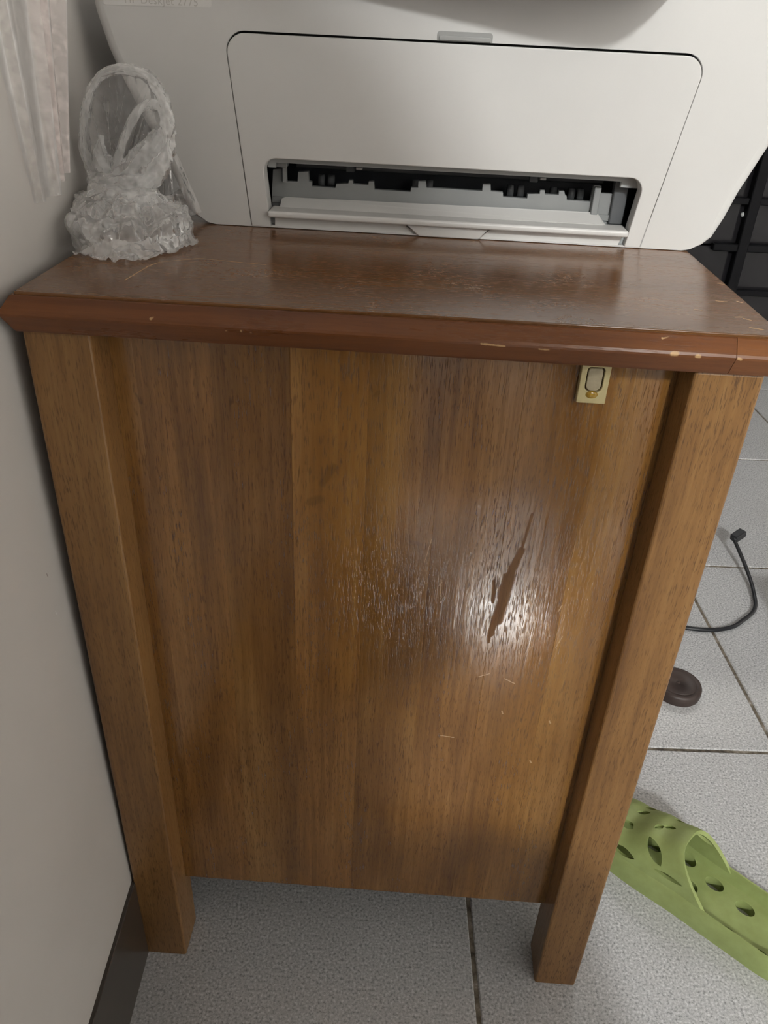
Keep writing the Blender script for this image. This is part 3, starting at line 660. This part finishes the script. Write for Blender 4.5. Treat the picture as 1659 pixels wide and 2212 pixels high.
def leaf(a, b_, n_=10):
    return [(-a+2*a*k/n_, b_*math.sin(math.pi*k/n_)**.8) for k in range(n_+1)]+[(a-2*a*k/n_, -b_*math.sin(math.pi*k/n_)**.8) for k in range(1, n_)]
def vcut(u, th, a, b_, rot, drop=False):
    # find s for given u
    s_ = 0
    for k in range(200):
        s_ = k/199
        ub = -.092+.137*s_; lean = .040*(1-s_)**1.2
        if ub+lean*max(0, math.sin(th))**.7 >= u: break
    p = vamp_pt(s_, th); t1 = (vamp_pt(min(1, s_+.02), th)-p).normalized(); t2 = (vamp_pt(s_, th+.03)-p).normalized()
    nn = t1.cross(t2).normalized(); t2 = nn.cross(t1)
    c_, s2 = math.cos(rot), math.sin(rot); e1 = t1*c_+t2*s2; e2 = nn.cross(e1)
    M = Matrix(((e1.x, e2.x, nn.x, p.x), (e1.y, e2.y, nn.y, p.y), (e1.z, e2.z, nn.z, p.z), (0, 0, 0, 1)))
    return cutter(M, leaf(a, b_), -.006, .006)
D = math.radians
CUTS = [(-.0045, D(128), .0085, .0042, -.2), (-.001, D(103), .0070, .0036, -.3), (.004, D(78), .0075, .0050, .5), (-.0225, D(88), .0050, .0034, -.9), (-.0310, D(92), .0062, .0034, -.2),
        (-.0310, D(46), .0145, .0060, .75), (-.052, D(16), .0150, .0026, .08), (-.006, D(20), .0125, .0044, .1), (-.034, D(122), .0065, .0032, -.3), (-.060, D(150), .0110, .0042, -.5), (-.020, D(156), .0120, .0045, .2), (.024, D(60), .009, .004, .4), (.024, D(115), .009, .004, -.4)]
boolean(vamp, [vcut(*c) for c in CUTS])

# ------------------------------------------------------------------ round brown lid
lid = thing('round_lid', 'round dark brown plastic lid with a grooved rim on the floor behind the right leg', 'lid', (.5835, .394, 0))
PR = [(.0, .0150), (.0018, .0150), (.0020, .0145), (.0030, .0145), (.0032, .0150), (.0225, .0150), (.0236, .0136), (.0248, .0150), (.0275, .0150), (.0295, .0140), (.0306, .0115), (.0308, .004), (.0300, 0)]
v = []; f = []; N = 48
for r_, z in PR: v += [(.5835+r_*math.cos(2*math.pi*k/N), .394+r_*math.sin(2*math.pi*k/N), z) for k in range(N)]
for k in range(len(PR)-1):
    for i in range(N): f.append((k*N+i, k*N+(i+1) % N, (k+1)*N+(i+1) % N, (k+1)*N+i))
lb = from_vf('lid_body', v[N*5:], [tuple(i-N*5 for i in q) for q in f if min(q) >= N*5], m_lid, lid, True)
from_vf('lid_top', v[:N*6], [q for q in f if max(q) < N*6], m_lid, lid, True)

# ------------------------------------------------------------------ black cord
cord = thing('cord', 'black cord with a right-angled plug curling over the floor tiles', 'cord', (.72, .56, 0))
cp = smooth_path([(.40, .60, .003), (.50, .56, .003), (.60, .530, .003), (.6347, .5238, .003), (.6701, .5234, .003), (.7010, .5335, .003), (.7230, .5514, .003), (.7430, .5705, .0035), (.7545, .590, .004), (.7605, .615, .0058), (.7650, .6457, .009), (.7665, .685, .0150), (.7660, .716, .0205), (.7650, .738, .0248)], 8)
bm = bmesh.new(); add_tube(bm, cp, .0030, 12); from_bm('cable', bm, m_cord, cord, True)
M = Matrix.Translation((.7735, .7500, .0285)) @ Matrix.Rotation(.62, 4, 'Z') @ Matrix.Rotation(-.25, 4, 'Y')
box('plug', (-.0125, -.0072, -.0062), (.0125, .0072, .0062), m_cord, cord, .0024, 3, M=M)
bm = bmesh.new(); add_tube(bm, [(.7650, .7380, .0248), (.7655, .7425, .0262), (.7670, .7470, .0275)], [.0034, .0042, .0046], 12); from_bm('strain_relief', bm, m_cord, cord, True)

# ------------------------------------------------------------------ dark shelf unit behind
MS = Matrix.Translation((0.978, 1.60, 0)) @ Matrix.Rotation(TH, 4, 'Z')
shf = thing('shelf_unit', 'tall black shelf unit with smoked panels and crossing bars behind the printer', 'shelf', (.978, 1.60, 0))
for k, x in enumerate((-.80, -.40, 0, .40, .80)):
    box('post', (x-.0125, -.012, 0), (x+.0125, .012, 1.05), m_shelf, shf, .002, 1, M=MS)
for x in (-.40, 0, .40):
    for z in (.105, .319, .530, .742):
        box('crossbar', (x-.07, -.009, z-.009), (x+.075, .009, z+.009), m_shelf, shf, .002, 1, M=MS)
    for z in (.212, .424, .636):
        box('rail', (x+.0125, -.006, z-.007), (x+.3875, .006, z+.007), m_shelf, shf, .001, 1, M=MS)
for x in (-.80, -.40, 0, .40):
    for z0, z1 in ((.02, .319), (.319, .53), (.53, .742), (.742, 1.03)):
        box('panel', (x+.010, .013, z0+.002), (x+.390, .019, z1-.002), m_glass, shf, .001, 1, M=MS)
box('back_board', (-.80, .30, 0), (.80, .31, 1.05), m_shelf, shf, M=MS)
box('top_board', (-.82, -.02, 1.05), (.82, .32, 1.07), m_shelf, shf, .002, 1, M=MS)
bm = bmesh.new(); bmesh.ops.create_uvsphere(bm, u_segments=12, v_segments=8, radius=.006)  # pale bead put in for a specular glint on the dark front
bmesh.ops.transform(bm, matrix=MS @ Matrix.Translation((-.012, .010, .392)), verts=bm.verts)
from_bm('glint_bead', bm, m_bezel, shf, True)

# ------------------------------------------------------------------ out of the frame: added box that casts the floor shadow at the right, photographer whose shadow falls on the scene
sbx = thing('unseen_box', 'low grey plastic storage box with a lid added unseen at the right to cast a floor shadow', 'box', (.95, .37, 0))
box('tub', (.790, .26, 0), (1.10, .49, .095), m_stool, sbx, .012, 3)
box('box_lid', (.783, .253, .096), (1.107, .497, .113), m_stool, sbx, .005, 2)

def skin_body(name, V, E, mat, parent, root=0):
    me = bpy.data.meshes.new(name); me.from_pydata([q[:3] for q in V], E, []); me.update()
    o = put(name, me, mat, parent)
    md = o.modifiers.new('skin', 'SKIN'); md.use_smooth_shade = True
    for i, q in enumerate(V):
        me.skin_vertices[0].data[i].radius = (q[3], q[3]) if len(q) == 4 else (q[3], q[4]); me.skin_vertices[0].data[i].use_root = (i == root)
    ss = o.modifiers.new('sub', 'SUBSURF'); ss.levels = ss.render_levels = 2
    m2 = eval_mesh(o); o.modifiers.clear(); o.data = m2
    for p in m2.polygons: p.use_smooth = True
    m2.materials.clear(); m2.materials.append(mat)
    return o
BX = .245
per = thing('person', 'person in dark clothes sitting on a stool behind the camera with hands raised', 'person', (BX, -.95, 0))
V = [(BX-.02, -.98, .66, .17, .14), (BX-.01, -.93, .83, .155, .11), (BX, -.86, 1.01, .15, .10), (BX, -.80, 1.14, .13, .10), (BX, -.775, 1.27, .07),
     (BX, -.765, 1.35, .06), (BX, -.76, 1.43, .085), (BX, -.755, 1.52, .075),
     (BX+.07, -.90, .62, .12), (BX+.185, -.55, .485, .075), (BX+.235, -.62, .10, .045), (BX+.235, -.64, .05, .042), (BX+.245, -.52, .03, .035),
     (BX-.10, -.90, .62, .12), (BX-.11, -.44, .47, .078), (BX-.09, -.40, .12, .062), (BX-.09, -.41, .05, .05), (BX-.08, -.29, .035, .042),
     (BX+.110, -.80, 1.17, .055), (BX+.17, -.68, .90, .045), (BX+.045, -.50, .66, .028),
     (BX-.16, -.80, 1.215, .058), (BX-.18, -.68, .90, .042), (BX-.135, -.50, .65, .028)]
E = [(0, 1), (1, 2), (2, 3), (3, 4), (4, 5), (5, 6), (6, 7), (0, 8), (8, 9), (9, 10), (10, 11), (11, 12), (0, 13), (13, 14), (14, 15), (15, 16), (16, 17), (3, 18), (18, 19), (19, 20), (3, 21), (21, 22), (22, 23)]
skin_body('body', V, E, m_cloth, per)
bm = bmesh.new(); bmesh.ops.create_uvsphere(bm, u_segments=20, v_segments=14, radius=1)
for v_ in bm.verts: v_.co = Vector((BX+v_.co.x*.09, -.785+v_.co.y*.095, 1.465+v_.co.z*.115))
bmesh.ops.delete(bm, geom=[q for q in bm.verts if q.co.z < 1.48 and q.co.y > -.74], context='VERTS')
from_bm('hair', bm, m_hair, per, True)
for sgn, hx in ((1, BX+.035), (-1, BX-.115)):
    V = [(hx, -.462, .694, .024, .016), (hx-.006*sgn, -.435, .700, .03, .014)]; E = [(0, 1)]
    for k in range(4):
        b0 = len(V); y = .012*k
        V += [(hx-.008*sgn, -.425, .722-y*1.3, .009), (hx-.024*sgn, -.414, .726-y*1.3, .0085), (hx-.038*sgn, -.420, .726-y*1.3, .0075)]
        E += [(1, b0), (b0, b0+1), (b0+1, b0+2)]
    b0 = len(V); V += [(hx-.006*sgn, -.452, .716, .010), (hx-.020*sgn, -.450, .734, .009)]; E += [(1, b0), (b0, b0+1)]
    skin_body('hand', V, E, m_skin, per)
seat = thing('sitting_stool', 'round wooden stool under the sitting person', 'stool', (BX, -1.0, 0))
bm = bmesh.new(); add_tube(bm, [(BX-.02, -.99, .445), (BX-.02, -.99, .47)], .17, 32); from_bm('seat', bm, wood_leg, seat)
for a in (.8, 2.4, 3.9, 5.5):
    bm = bmesh.new(); add_tube(bm, [(BX-.02+.17*math.cos(a), -.99+.17*math.sin(a), 0), (BX-.02+.13*math.cos(a), -.99+.13*math.sin(a), .446)], .016, 10); from_bm('leg', bm, wood_leg, seat)
blocker_sofa = thing('blocker_sofa', 'dark grey sofa added unseen behind the sitting person to block low light', 'blocker_sofa', (1.05, -2.7, 0))
box('base', (-.25, -3.15, .06), (2.55, -2.30, .42), m_cloth, blocker_sofa, .03, 3)  # unseen bulk added to keep bright back-wall light off the floor
box('backrest', (-.25, -2.48, .42), (2.55, -2.28, .88), m_cloth, blocker_sofa, .05, 3)
for x in (-.25, 2.37): box('armrest', (x, -3.15, .42), (x+.18, -2.48, .66), m_cloth, blocker_sofa, .04, 3)
for x in (-.05, 1.17): box('cushion', (x, -3.13, .42), (x+1.18, -2.50, .54), m_cloth, blocker_sofa, .04, 3)
for x in (-.2, 2.42):
    for y in (-3.1, -2.4): box('leg', (x, y, 0), (x+.06, y+.06, .07), wood_leg, blocker_sofa, .004, 1)
